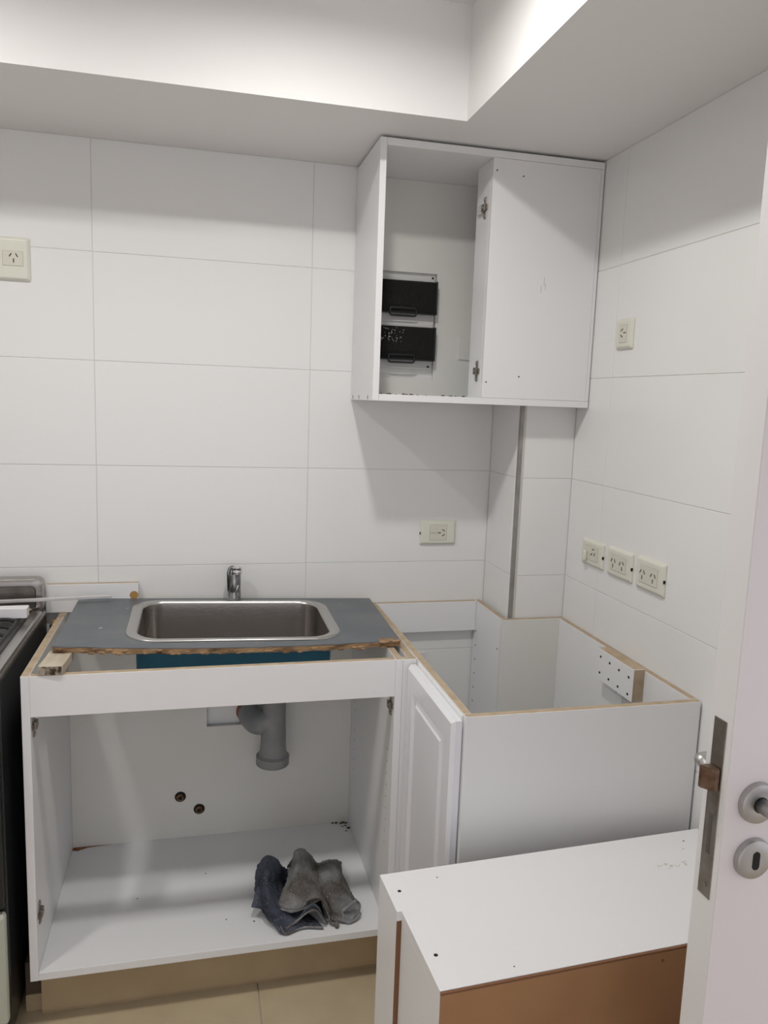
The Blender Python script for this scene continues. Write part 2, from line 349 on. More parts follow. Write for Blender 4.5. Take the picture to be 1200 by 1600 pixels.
bm = bmesh.new(); addlathe(bm, [(.0475, 0.0), (.0495, .002), (.0495, .026), (.0475, .028)], axis((.497, -.10, .408), (0.02, 0, 1)), 28); D('lock_ring', bm, M['pvc'])
bm = bmesh.new(); addlathe(bm, [(.036, 0), (.036, .0012), (.030, .0014)], axis((.497, -.10, .4045), (0, 0, -1)), 24); D('opening', bm, M['dark'])

# ================================================================ WORKTOP + SINK
FL, FR, BR, BL = (-.049, -.458), (.785, -.449), (.797, -.024), (-.049, -.024)
def HT(x, y):
    s = (x+.05)/.84; tt = (y+.024)/-.43
    z = .9135+(.8915-.9135)*s; z -= .011*4*max(0, s)*max(0, 1-s)*max(0, min(1.2, tt))**2
    return z
def quadring(n_each, inset=0):
    out = []; Q = [BR, BL, FL, FR]
    for i in range(4):
        a, b = Q[i], Q[(i+1) % 4]
        for k in range(n_each): out.append((a[0]+(b[0]-a[0])*k/n_each, a[1]+(b[1]-a[1])*k/n_each))
    return out
SX, SY, SHX, SHY = .374, -.236, .272, .180     # sink rim centre, half size
def match(outer, cx, cy, hx, hy, r):           # hole points at the outer points' angles
    out = []
    base = rrect(cx, cy, hx, hy, r, 12)
    for (x, y) in outer:
        a = math.atan2((y-cy)/hy, (x-cx)/hx); best = min(base, key=lambda p: abs(math.atan2(math.sin(math.atan2((p[1]-cy)/hy, (p[0]-cx)/hx)-a), math.cos(math.atan2((p[1]-cy)/hy, (p[0]-cx)/hx)-a))))
        out.append(best)
    return out
wt = thing('worktop', 'slate grey laminate worktop offcut with crumbling brown front edge on the sink cabinet', 'worktop', (.37, -.24, .88))
o1 = wt.location.copy()
bm = bmesh.new()
outer = quadring(30); hole = match(outer, SX, SY, SHX-.012, SHY-.012, .06)
random.seed(3)
def topz(x, y, dz=0): return (x, y, HT(x, y)+dz)
A = ring(bm, [topz(*p) for p in outer]); B = ring(bm, [topz(*p) for p in hole])
C_ = ring(bm, [topz(p[0], p[1]+(0.0025*noise.noise(Vector((p[0]*25, 0, 0))) if p[1] < -.40 else 0), -.0022) for p in outer])
D_ = ring(bm, [topz(p[0], p[1]+(.004*noise.noise(Vector((p[0]*30, 5, 0))) if p[1] < -.40 else 0), -.0135-.0025*random.random()) for p in outer])
E2 = ring(bm, [topz(p[0], p[1], -.015) for p in hole])
n = len(A)
for a, b, mi in ((A, B, 0), (C_, A, 0), (D_, C_, 1), (E2, D_, 1), (B, E2, 1)):
    for i in range(n):
        vs = [a[i], a[(i+1) % n], b[(i+1) % n], b[i]]; vs2 = []
        for v in vs:
            if v not in vs2: vs2.append(v)
        f = bm.faces.new(vs2); f.material_index = mi
bmesh.ops.remove_doubles(bm, verts=bm.verts, dist=1e-6); bmesh.ops.recalc_face_normals(bm, faces=bm.faces)
link('laminate_board', bm, [M['lam'], M['chip']], wt).location = -o1
# crumbled right front corner and chips along the front edge
bm = bmesh.new()
for k in range(26):
    x = .735+.048*random.random(); y = -.452+.028*random.random()
    bmesh.ops.create_icosphere(bm, subdivisions=1, radius=.004+.004*random.random(), matrix=Matrix.Translation((x, y, HT(x, y)-.001)) @ Matrix.Diagonal((1.4, 1.2, .35, 1)))
for k in range(60):
    x = -.04+.80*random.random(); y = -.459
    bmesh.ops.create_icosphere(bm, subdivisions=1, radius=.002+.003*random.random(), matrix=Matrix.Translation((x, y, HT(x, y)-.005-.010*random.random())) @ Matrix.Diagonal((2.2, .6, .8, 1)))
link('crumbled_edge', bm, M['chip'], wt, kind='stuff').location = -o1
bm = bmesh.new()
for (x, y, s) in ((.0, -.40, .003), (.055, -.41, .0022), (.08, -.415, .002), (.76, -.30, .0015), (.70, -.33, .0015)):
    bmesh.ops.create_icosphere(bm, subdivisions=1, radius=s, matrix=Matrix.Translation(topz(x, y)) @ Matrix.Diagonal((1, 1, .2, 1)))
link('screw_mark', bm, M['harddark'], wt, kind='stuff').location = -o1
bm = bmesh.new()
for (x, y, s) in ((.04, -.31, .004), (.09, -.13, .003), (.11, -.28, .002), (.69, -.10, .002)):
    bmesh.ops.create_icosphere(bm, subdivisions=1, radius=s, matrix=Matrix.Translation(topz(x, y)) @ Matrix.Rotation(.6, 4, 'Z') @ Matrix.Diagonal((1.6, .5, .15, 1)))
link('plaster_splash', bm, M['panelw'], wt, kind='stuff').location = -o1
# sink
sk = thing('kitchen_sink', 'stainless steel single bowl sink with rounded rim set into the grey worktop', 'sink', (SX, SY, .75)); o2 = sk.location.copy()
def ringp(hx, hy, r, dz, cx=SX, cy=SY, flat=None): return [(x, y, (HT(x, y)+dz) if flat is None else flat) for x, y in rrect(cx, cy, hx, hy, r, 10)]
bm = bmesh.new()
L = [ringp(SHX, SHY, .075, .0004), ringp(SHX-.001, SHY-.001, .074, .0030), ringp(SHX-.004, SHY-.003, .072, .0042), ringp(SHX-.022, SHY-.014, .062, .0044), ringp(SHX-.026, SHY-.017, .060, .0030), ringp(SHX-.029, SHY-.019, .058, -.003)]
R_ = [ring(bm, l) for l in L]
for a, b in zip(R_, R_[1:]): bridge(bm, a, b)
bmesh.ops.recalc_face_normals(bm, faces=bm.faces); link('rim', bm, M['steelrim'], sk, smooth=True).location = -o2
bm = bmesh.new()
L = [ringp(SHX-.029, SHY-.019, .058, -.003), ringp(SHX-.031, SHY-.021, .056, -.02), ringp(SHX-.034, SHY-.024, .055, 0, flat=.80), ringp(SHX-.040, SHY-.030, .052, 0, flat=.765), ringp(SHX-.052, SHY-.042, .045, 0, flat=.752), ringp(SHX-.07, SHY-.06, .03, 0, flat=.748), ringp(.06, .06, .055, 0, flat=.746), ringp(.035, .035, .0349, 0, flat=.742)]
R_ = [ring(bm, l) for l in L]
for a, b in zip(R_, R_[1:]): bridge(bm, a, b)
bm.faces.new(R_[-1]); bmesh.ops.recalc_face_normals(bm, faces=bm.faces)
for f in bm.faces: f.normal_flip()
link('bowl', bm, M['steel'], sk, smooth=True).location = -o2
bm = bmesh.new()
L = [ringp(SHX-.024, SHY-.015, .058, -.021), ringp(SHX-.026, SHY-.016, .056, 0, flat=.80), ringp(SHX-.032, SHY-.024, .052, 0, flat=.760), ringp(SHX-.05, SHY-.04, .045, 0, flat=.745), ringp(.06, .06, .05, 0, flat=.738)]
R_ = [ring(bm, l) for l in L]
for a, b in zip(R_, R_[1:]): bridge(bm, a, b)
bm.faces.new(R_[-1]); bmesh.ops.recalc_face_normals(bm, faces=bm.faces)
o = link('bowl_underside', bm, M['blue'], sk, smooth=True); o.location = -o2; o['label'] = 'blue painted outside of the bowl'
bm = bmesh.new(); addlathe(bm, [(.034, 0), (.034, .003), (.028, .0035), (.024, .001)], axis((SX, SY, .7425), (0, 0, 1)), 24); link('drain_strainer', bm, M['steelrim'], sk, auto=True).location = -o2
# faucet
zt = HT(.383, -.045)+.001
fx = thing('faucet', 'short chrome tap body standing behind the sink', 'faucet', (.383, -.045, zt))
bm = bmesh.new(); addlathe(bm, [(.021, 0), (.021, .003), (.0195, .005), (.0185, .03), (.0185, .075), (.0175, .080)], Matrix.Identity(4), 24); link('body', bm, M['chrome'], fx, auto=True)
bm = bmesh.new(); addlathe(bm, [(.0145, .0805), (.0155, .082), (.0155, .0885), (.0148, .0895), (.0148, .0905), (.0155, .0915), (.0155, .098), (.0135, .1005), (.004, .1015)], Matrix.Translation((.007, -.003, 0)), 22); link('cap', bm, M['chromeb'], fx, auto=True)
bm = bmesh.new(); addtube(bm, catmull([(-.015, -.004, .028), (-.0165, -.005, .06), (-.016, -.005, .088), (-.008, -.004, .098), (0, -.002, .094)], 5), .0055, 12); link('side_tube', bm, M['chrome'], fx, smooth=True)
bm = bmesh.new(); addtube(bm, catmull([(.0035, -.0185, .012), (.005, -.0200, .028), (.0085, -.0195, .044), (.011, -.017, .047)], 5), .0022, 8); link('lever_pin', bm, M['chromeb'], fx, smooth=True)

# wooden block, plank, strips
wb = thing('wood_block', 'short weathered wooden block wedged under the left front of the grey worktop', 'block', (-.036, -.495, .873), math.radians(-4))
bm = bmesh.new(); addbox(bm, (-.026, -.048, 0), (.026, .060, .0225), .0015, faces={'-y': 1})
bmesh.ops.subdivide_edges(bm, edges=[e for e in bm.edges if e.calc_length() > .02], cuts=5, use_grid_fill=True)
for v in bm.verts: v.co += Vector((noise.noise(v.co*90), noise.noise(v.co*90+Vector((9, 0, 0))), .4*noise.noise(v.co*90+Vector((0, 9, 0)))))*.0016 * (1 if v.co.z > .002 else 0)
link('block', bm, [M['wood'], M['woodend']], wb)
pk = thing('wood_plank', 'white faced board with raw top edge standing on edge between stove and worktop back', 'plank', (-.012, -.016, .8735))
box('board', (-.126, -.009, 0), (.124, .009, .0815), EDG, pk, top=1, faces={'+x': 1})
bm = bmesh.new(); addlathe(bm, [(.012, 0), (.012, .001), (.003, .0012)], axis((.1115, -.0088, .046), (0, -1, 0)), 18); link('routed_notch', bm, M['knot'], pk)
ms = tag(None or link('metal_strip', (lambda b: (addbox(b, (-.17, -.007, 0), (.17, .007, .0075), .001), b)[1])(bmesh.new()), M['alu']), 'long thin white metal strip lying from stove rim across the worktop corner', 'strip')
ms.location = (-.125, -.096, .9275); ms.rotation_euler = (0, math.radians(1), math.radians(9.5))
bt = thing('white_bar', 'square white bar with beige end lying across the stove top', 'bar', (-.275, -.215, .9175), math.radians(1))
box('bar', (-.16, -.017, 0), (.128, .017, .026), [M['bar'], M['ivory']], bt, bev=.0015, faces={'+x': 1})

# ================================================================ STOVE
sv = thing('stove', 'black and stainless steel gas stove at the left edge beside the sink cabinet', 'stove', (-.41, -.31, 0)); o3 = sv.location.copy()
def SV(name, lo, hi, m, bev=.002, **k): return box(name, Vector(lo)-o3, Vector(hi)-o3, m, sv, bev=bev, **k)
SV('body', (-.683, -.575, .03), (-.136, -.03, .872), M['blk'], bev=.004)
SV('top_rim', (-.686, -.590, .8725), (-.133, -.045, .889), [M['steel']], bev=.006)
SV('hob_tray', (-.665, -.560, .8895), (-.165, -.095, .8920), M['hob'], bev=.0015)
SV('rim_edge', (-.163, -.585, .8895), (-.134, -.095, .900), M['steelrim'], bev=.005)
SV('front_edge', (-.685, -.592, .8895), (-.164, -.564, .900), M['steelrim'], bev=.005)
# backguard
bm = bmesh.new()
for yy, mi, poly in ((0, 0, rrect(-.41, .935, .272, .0475, .018, 6)),):
    f1 = [bm.verts.new((x, -.072, z)) for x, z in poly]; f2 = [bm.verts.new((x, -.030, z)) for x, z in poly]
    inn = rrect(-.41, .930, .256, .034, .014, 6); f0 = [bm.verts.new((x, -.0755, z)) for x, z in rrect(-.41, .935, .262, .042, .016, 6)]
    fi = [bm.verts.new((x, -.0755, z)) for x, z in inn]; fj = [bm.verts.new((x, -.069, z)) for x, z in rrect(-.41, .930, .252, .031, .012, 6)]
    for a, b in ((f2, f1), (f1, f0), (f0, fi), (fi, fj)): bridge(bm, a, b)
    fc = bm.faces.new(fj); fc.material_index = 1; bm.faces.new(list(reversed(f2)))
bmesh.ops.recalc_face_normals(bm, faces=bm.faces)
link('backguard', bm, [M['steel'], M['steeld']], sv, auto=True).location = -o3
# grates
for gx in (-.274, -.52):
    bm = bmesh.new(); z = .912; r = .005
    addtube(bm, [(gx-.105, -.53, z), (gx+.105, -.53, z), (gx+.105, -.13, z), (gx-.105, -.13, z), (gx-.105, -.53, z)], r, 8)
    for yy in (-.47, -.42, -.36, -.30, -.24, -.19):
        addtube(bm, catmull([(gx+.105, yy, z-.002), (gx+.085, yy, z+.006), (gx+.03, yy, z+.006)], 4), r, 8); addtube(bm, catmull([(gx-.105, yy, z-.002), (gx-.085, yy, z+.006), (gx-.03, yy, z+.006)], 4), r, 8)
    for (cx_, cy_) in ((gx-.1, -.525), (gx+.1, -.525), (gx-.1, -.135), (gx+.1, -.135)): addcyl(bm, (cx_, cy_, .8915), (cx_, cy_, z), .004, n=8)
    link('grate', bm, M['iron'], sv, auto=True).location = -o3
for gx in (-.274, -.52):
    for yy in (-.43, -.23):
        bm = bmesh.new(); addlathe(bm, [(.035, 0), (.035, .006), (.030, .012), (.006, .013)], axis((gx, yy, .892), (0, 0, 1)), 20); link('burner', bm, M['iron'], sv, auto=True).location = -o3
SV('control_panel', (-.686, -.604, .775), (-.135, -.576, .871), M['steel'], bev=.008)
for k in range(5):
    x = -.20-.10*k; bm = bmesh.new(); addlathe(bm, [(.020, 0), (.019, .014), (.016, .018), (.004, .0185)], axis((x, -.604, .825), (0, -1, 0)), 18); link('knob', bm, M['blk'], sv, auto=True).location = -o3
SV('oven_door', (-.680, -.596, .36), (-.138, -.5755, .768), M['blk'], bev=.004)
SV('drawer_front', (-.680, -.600, .075), (-.137, -.5755, .345), M['greenm'], bev=.008)
bm = bmesh.new(); addtube(bm, catmull([(-.63, -.598, .735), (-.62, -.634, .735), (-.41, -.640, .735), (-.20, -.634, .735), (-.19, -.598, .735)], 6), .008, 10); link('oven_handle', bm, M['steelrim'], sv, auto=True).location = -o3
for x in (-.66, -.16):
    for y in (-.55, -.06): bm = bmesh.new(); addcyl(bm, (x, y, 0), (x, y, .031), .018, n=14); link('foot', bm, M['blk'], sv, auto=True).location = -o3
gp = thing('gas_pipe', 'short yellowish gas connector in the gap between stove and cabinet', 'pipe', (-.118, -.022, .80))
bm = bmesh.new(); addtube(bm, catmull([(0, .022, -.04), (0, 0, -.04), (-.001, -.012, -.01), (0, -.010, .035), (.001, .0, .05)], 6), .007, 12); link('hose', bm, M['knot'], gp, smooth=True)
bm = bmesh.new(); addlathe(bm, [(.010, 0), (.011, .003), (.011, .014), (.009, .017)], axis((0, -.010, .025), (0, 0, 1)), 8); link('nut', bm, M['brass'], gp)

# ================================================================ RAG
RG = {
"A": [[[0.44, -0.26, 0.153], [0.47, -0.25, 0.153], [0.5, -0.25, 0.153], [0.53, -0.25, 0.153]], [[0.4366, -0.33, 0.2288], [0.4606, -0.33, 0.2545], [0.4853, -0.33, 0.2364], [0.519, -0.32, 0.1858]], [[0.428, -0.38, 0.2002], [0.4522, -0.41, 0.2411], [0.4834, -0.39, 0.2], [0.5183, -0.36, 0.1661]], [[0.4405, -0.44, 0.175], [0.4556, -0.47, 0.212], [0.4909, -0.45, 0.19], [0.532, -0.42, 0.1638]], [[0.4524, -0.475, 0.1727], [0.4837, -0.49, 0.1684], [0.5205, -0.485, 0.167], [0.5662, -0.46, 0.1535]], [[0.4822, -0.505, 0.1651], [0.4954, -0.52, 0.1535], [0.5415, -0.505, 0.1535], [0.5916, -0.515, 0.1535]]],
"B": [[[0.53, -0.24, 0.153], [0.56, -0.23, 0.153], [0.59, -0.23, 0.153], [0.62, -0.24, 0.153]], [[0.5317, -0.34, 0.2374], [0.5467, -0.33, 0.26], [0.5699, -0.33, 0.2555], [0.5942, -0.34, 0.2205]], [[0.5122, -0.39, 0.2245], [0.5369, -0.41, 0.2438], [0.5644, -0.4, 0.2247], [0.5942, -0.4, 0.2117]], [[0.4922, -0.435, 0.2106], [0.5232, -0.455, 0.2202], [0.5617, -0.445, 0.2178], [0.6001, -0.43, 0.2066]], [[0.4793, -0.465, 0.1946], [0.5118, -0.485, 0.1953], [0.5448, -0.485, 0.1999], [0.5878, -0.475, 0.2128]]],
"C": [[[0.61, -0.24, 0.153], [0.64, -0.23, 0.153], [0.66, -0.23, 0.153], [0.69, -0.24, 0.153]], [[0.5872, -0.34, 0.2137], [0.6222, -0.345, 0.2205], [0.6519, -0.34, 0.2196], [0.6708, -0.33, 0.1936]], [[0.5898, -0.395, 0.209], [0.6196, -0.415, 0.2185], [0.6488, -0.4, 0.2051], [0.6784, -0.37, 0.176]], [[0.5929, -0.445, 0.1954], [0.6235, -0.465, 0.2051], [0.6561, -0.44, 0.1877], [0.6911, -0.41, 0.1535]], [[0.6109, -0.475, 0.1678], [0.6337, -0.49, 0.1698], [0.6658, -0.475, 0.1604], [0.7053, -0.44, 0.1535]], [[0.614, -0.49, 0.1535], [0.6394, -0.5, 0.1535], [0.6622, -0.506, 0.1535], [0.6944, -0.475, 0.1535]]],
"D": [[[0.5161, -0.49, 0.1946], [0.5424, -0.49, 0.2037], [0.5652, -0.49, 0.2224], [0.5904, -0.49, 0.2173], [0.6061, -0.49, 0.1917], [0.6141, -0.49, 0.1535]], [[0.5276, -0.40, 0.175], [0.5513, -0.40, 0.185], [0.575, -0.40, 0.200], [0.592, -0.40, 0.195], [0.600, -0.40, 0.175], [0.605, -0.40, 0.1535]]],
"E": [[[0.503, -0.495, 0.1586], [0.529, -0.495, 0.1766], [0.555, -0.495, 0.2001], [0.5733, -0.495, 0.2013], [0.5906, -0.495, 0.1755], [0.6024, -0.5, 0.1535]], [[0.5196, -0.41, 0.1535], [0.5415, -0.41, 0.165], [0.5602, -0.41, 0.182], [0.5741, -0.41, 0.182], [0.5867, -0.41, 0.165], [0.5959, -0.41, 0.1535]]],
"F": [[[0.4315, -0.4, 0.215], [0.4408, -0.41, 0.2094], [0.4501, -0.42, 0.2058]], [[0.4235, -0.42, 0.2], [0.4344, -0.43, 0.1963], [0.4452, -0.44, 0.1963]], [[0.414, -0.44, 0.184], [0.4285, -0.445, 0.1819], [0.4441, -0.455, 0.185]]]}
rg = thing('cleaning_rag', 'crumpled dark blue-grey felt rag lying on the sink cabinet floor', 'rag', (.57, -.37, zs_)); o4 = rg.location.copy()
def sheet(name, grid, mt, n=9, th=.005):
    rows = [catmull(r, n) for r in grid]; cols = list(zip(*rows)); cols = [catmull(c, n) for c in cols]
    bm = bmesh.new(); W = len(cols); H = len(cols[0])
    V = [[bm.verts.new(cols[i][j]) for j in range(H)] for i in range(W)]
    for i in range(W-1):
        for j in range(H-1): bm.faces.new((V[i][j], V[i+1][j], V[i+1][j+1], V[i][j+1]))
    bm.normal_update()
    for i in range(W):
        for j in range(H):
            v = V[i][j]; p = v.co; k = .0065*noise.noise(p*38)+.0035*abs(noise.noise(p*75))+.0022*noise.noise(p*170)
            v.co = p + v.normal*k
            if v.co.z < zs_+.004: v.co.z = zs_+.004
    bmesh.ops.recalc_face_normals(bm, faces=bm.faces)
    o = link(name, bm, mt, rg, smooth=True); o.location = -o4
    s = o.modifiers.new('s', 'SOLIDIFY'); s.thickness = th; s.offset = 0; return o
sheet('rag_fold', RG['A'], M['ragd']); a = sheet('rag_fold', RG['B'], M['ragl']); a['label'] = 'paler grey fold on top'
sheet('rag_fold', RG['C'], M['ragl']); sheet('rag_fold', RG['D'], M['ragl'], th=.0065); sheet('rag_fold', RG['E'], M['ragd'], th=.006)
sheet('rag_flap', RG['F'], M['ragd'])
T1 = [[0.6437, -0.49, 0.1758], [0.6492, -0.5, 0.1590], [0.66, -0.508, 0.1545], [0.6803, -0.5, 0.1560], [0.6952, -0.485, 0.1600]]
T2 = [[0.6438, -0.49, 0.1751], [0.6615, -0.485, 0.1839], [0.6851, -0.47, 0.187]]
T3 = [[0.6092, -0.497, 0.1593], [0.6193, -0.508, 0.1565], [0.6294, -0.507, 0.1565], [0.6259, -0.52, 0.1555]]
H1 = [(x, y-.003, z-.003) for x, y, z in RG['B'][-1]]+[(.598, -.485, .195), (.608, -.492, .172), (.611, -.498, .157)]
H2 = [(.497, -.507, .158), (.528, -.499, .173), (.553, -.499, .192), (.574, -.499, .194), (.590, -.502, .172), (.600, -.505, .157)]
H3 = [(x, y-.001, z+.002) for x, y, z in RG['A'][-1]]
for T, r in ((T1, .0045), (T2, .006), (T3, .006), (H1, .0042), (H2, .0036), (H3, .0034)):
    bm = bmesh.new(); pts = catmull(T, 8); addtube(bm, pts, [r*(.8+.4*noise.noise(p*80)) for p in pts], 8)
    link('rag_hem', bm, M['ragl'], rg, smooth=True).location = -o4

# ================================================================ CORNER CABINET
t = thing('corner_cabinet', 'open-topped white corner base cabinet with raw tan top edges in front of the tiled column', 'cabinet', (1.08, -.45, ZB)); o0 = t.location.copy()
P('side_panel', (.8045, -.883, ZB), (.822, -.0045, Z1), EDG, top=1)
P('front_panel', (.8045, -.901, ZB), (1.348, -.8835, Z1), EDG, top=1)
P('side_panel', (1.333, -.883, ZB), (1.350, -.2455, Z1), EDG, top=1)
P('notch_panel', (1.152, -.2265, ZB), (1.169, -.0045, Z1), EDG, top=1)
P('notch_panel', (1.152, -.2450, ZB), (1.350, -.2270, Z1), EDGW, top=1)
P('back_rail', (.8225, -.0225, .775), (1.1515, -.0045, Z1-.0005), EDG, top=1)
P('bottom_panel', (.8225, -.8830, ZB+.001), (1.1515, -.0045, ZB+.019), MM)
P('bottom_panel', (1.152, -.8830, ZB+.001), (1.3325, -.2460, ZB+.019), MM)
P('filler_strip', (.7695, -.540, ZB), (.8040, -.522, Z1-.0003), EDG, top=1)
P('edge_strip', (.785, -.5215, .80), (.8043, -.055, Z1-.004), EDG, top=1)
# raised panel door closing the cabinet's left side
dx0, dx1 = .779, .8005; dy0, dy1 = -.8905, -.5455; dz0, dz1 = .135, .8600
dr = bpy.data.objects.new('door', None); COL.objects.link(dr); dr.parent = t
bm = bmesh.new()
def rr(i, x): return [(x, dy0+i, dz0+i), (x, dy1-i, dz0+i), (x, dy1-i, dz1-i), (x, dy0+i, dz1-i)]
L = [rr(0, dx1), rr(0, dx0+.008), rr(.007, dx0), rr(.050, dx0), rr(.055, dx0+.009), rr(.066, dx0+.009), rr(.078, dx0+.001), rr(.080, dx0+.0008)]
R_ = [ring(bm, l) for l in L]
for a, b in zip(R_, R_[1:]): bridge(bm, a, b)
bm.faces.new(R_[-1]); bm.faces.new(list(reversed(R_[0]))); bmesh.ops.recalc_face_normals(bm, faces=bm.faces)
me = bpy.data.meshes.new('door'); bm.to_mesh(me); bm.free(); me.materials.append(M['lac'])
bpy.data.objects.remove(dr); dr = bpy.data.objects.new('door', me); COL.objects.link(dr); dr.parent = t; dr.location = -o0
dr['label'] = 'white raised panel door on the left side'
P('seam_edge', (.8008, -.8830, .14), (.8043, -.56, .868), MM, bev=0)
# mounting block screwed inside the right panel
mb = P('mounting_block', (1.302, -.706, .795), (1.3328, -.533, .8775), EDG, top=1, faces={'-y': 1})
mb['label'] = 'white block with two rows of dark screw heads'
bm = bmesh.new()
for k in range(4):
    for z in (.858, .815): addcyl(bm, (1.3025, -.55-.0455*k, z-.002*k), (1.3009, -.55-.0455*k, z-.002*k), .0032, n=10)
sc = link('screw_heads', bm, M['dark'], mb, kind='stuff'); sc.location = (0, 0, 0)
sc.matrix_parent_inverse = Matrix.Identity(4); sc.location = -o0-mb.location
bm = bmesh.new()
for y, nk in ((-.033, 9), (-.214, 1)):
    for k in range(nk): addcyl(bm, (1.1515, y, .775-.047*k), (1.1524-.0012, y, .775-.047*k), .003, n=8)
for k in range(4): addcyl(bm, (1.3335, -.585, .775-.047*k), (1.3325, -.585, .775-.047*k), .003, n=8)
link('pin_holes', bm, M['dirt'], t, kind='stuff').location = -o0
P('cover_rail', (1.3285, -.66, .60), (1.3328, -.62, .795), M['panelw'])
P('patch_plate', (.90, -.0042, .60), (.99, -.0005, .70), M['melw'])

# ================================================================ UPPER CABINET
t = thing('wall_cabinet', 'doorless white wall cabinet under the soffit housing the fuse board', 'cabinet', (1.04, -.15, 1.5)); o0 = t.location.copy()
X0, X1, YF_, ZA, ZZ = .725, 1.350, -.295, 1.4995, 2.158
P('side_panel', (X0, YF_, ZA), (X0+.017, -.002, ZZ), MM)
P('top_panel', (X0+.0175, YF_, ZZ-.018), (X1, -.002, ZZ), MM)
P('bottom_panel', (X0+.0175, YF_, ZA), (X1, -.002, ZA+.018), MM)
P('front_panel', (1.030, YF_+.0005, ZA+.0185), (X1-.010, YF_+.018, ZZ-.0185), MM)
P('side_panel', (X1-.0095, YF_+.001, ZA+.0185), (X1, YF_+.07, ZZ-.0185), MM)
P('divider_strip', (1.030, YF_+.0185, ZA+.0185), (1.047, YF_+.115, ZZ-.0185), M['mel'])
# back panel with the cut-out round the fuse board
bm = bmesh.new(); xs = (X0+.0175, .752, .975, 1.178); zs = (ZA+.0185, 1.570, 1.880, ZZ-.0185)
for i in range(3):
    for j in range(3):
        if i == 1 and j == 1: continue
        addbox(bm, (xs[i], -.012, zs[j]), (xs[i+1], -.003, zs[j+1]))
bmesh.ops.remove_doubles(bm, verts=bm.verts, dist=1e-5); place(link('back_panel', bm, M['melw'], t))
for z in (2.022, 1.590): hinge_plate(t, Vector((1.0298, -.250, z))-o0, -1)
box('hinge_pad', Vector((1.022, -.235, 2.010))-o0, Vector((1.0298, -.205, 2.034))-o0, M['panelw'], t)
bm = bmesh.new()
for (x, z) in ((1.040, 2.108), (1.115, 2.100), (1.028+.012, 1.560), (1.135, 1.578)): addcyl(bm, (x, YF_+.0006, z), (x, YF_-.0004, z), .0022, n=8)
for (x, y) in ((.7248, -.03), (.7248, -.12), (.7248, -.235)): addbox(bm, (x-.0005, y-.002, 1.503), (x+.0005, y+.002, 1.513))
link('screw_marks', bm, M['dirt'], t, kind='stuff').location = -o0
bm = bmesh.new()
for (x, z, l) in ((1.193, 1.835, .022), (1.185, 1.815, .02), (1.197, 1.822, .018)): addbox(bm, (x-.0005, YF_+.0002, z-l/2), (x+.0004, YF_+.0006, z+l/2))
link('scratches', bm, M['scuff'], t, kind='stuff').location = -o0
bm = bmesh.new(); random.seed(5)
for k in range(34):
    x = .76+.30*random.random()**1.0; y = -.06-.20*random.random(); s = .0015+.003*random.random()
    bmesh.ops.create_icosphere(bm, subdivisions=1, radius=s, matrix=Matrix.Translation((x, y, ZA+.0182+s*.4)) @ Matrix.Diagonal((1.5, 1, .7, 1)))
link('dust_crumbs', bm, M['dirt'], t, kind='stuff').location = -o0

# ---- fuse board
fb = thing('fuse_board', 'white electrical fuse board with two smoked black flip covers in the wall cabinet', 'fuse box', (.865, -.004, 1.575)); o5 = fb.location.copy()
def F(name, lo, hi, m, bev=.001, parent=None, **k): 
    ob = box(name, Vector(lo)-o5, Vector(hi)-o5, m, fb, bev=bev, **k); return ob
F('frame', (.762, -.018, 1.598), (.969, .002, 1.872), M['panelw'], bev=.003)
F('frame_ridge', (.764, -.0235, 1.8525), (.965, -.0185, 1.862), M['panelw'], bev=.002)
F('frame_ridge', (.764, -.0235, 1.7205), (.965, -.0185, 1.732), M['panelw'], bev=.002)
for (za, zb, lab) in ((1.757, 1.8515, 'upper smoked flip cover'), (1.622, 1.7195, 'lower smoked flip cover with dust')):
    F('breaker_bay', (.768, -.0195, za+.004), (.962, -.0184, zb-.002), M['iron'], bev=0)
    bm = bmesh.new()
    for k in range(9): addbox(bm, (.790+.0165*k, -.030, (za+zb)/2-.020), (.805+.0165*k, -.020, (za+zb)/2+.020), .0015); addbox(bm, (.794+.0165*k, -.034, (za+zb)/2-.006), (.801+.0165*k, -.0295, (za+zb)/2+.008), .001)
    o = link('breaker', bm, M['iron'], fb, kind='stuff'); o.location = -o5
    bm = bmesh.new(); addbox(bm, (.764, -.042, za), (.968, -.0245, zb), .004); c = link('flip_cover', bm, M['smoke'], fb); c.location = -o5; c['label'] = lab
    bm = bmesh.new(); pts = [(x, -.0445, z) for x, z in rrect(.8655, za+.004, .0395, .011, .006, 5)]; addtube(bm, pts+[pts[0]], .0031, 8)
    link('cover_handle', bm, M['blk'], c, smooth=True)
    bm = bmesh.new()
    for (l, h) in (((.9655, -.043, za), (.9705, -.0186, zb+.002)), ((.764, -.0435, za-.001), (.9655, -.040, za+.003))): addbox(bm, l, h, .001)
    link('cover_edge', bm, M['blk'], c)
random.seed(11); bm = bmesh.new()
for k in range(60):
    x = .77+.07*random.random()+.03*random.random(); z = 1.675+.04*random.random()
    bmesh.ops.create_icosphere(bm, subdivisions=1, radius=.0005+.0009*random.random(), matrix=Matrix.Translation((x, -.0424, z)) @ Matrix.Diagonal((1, .3, 1.4, 1)))
link('plaster_specks', bm, M['trimw'], fb, kind='stuff').location = -o5
bm = bmesh.new()
for (x, z) in ((.9600, 1.866), (.9560, 1.606)): addcyl(bm, (x, -.0178, z), (x, -.0190, z), .0034, n=12)
link('screw_holes', bm, M['dark'], fb, kind='stuff').location = -o5
cp = tag(box('cover_plate', (1.052, -.0165, 1.632), (1.100, -.0125, 1.702), M['melw'], bev=.001), 'small blank cream plate at the back of the wall cabinet, right of the fuse board', 'cover plate')

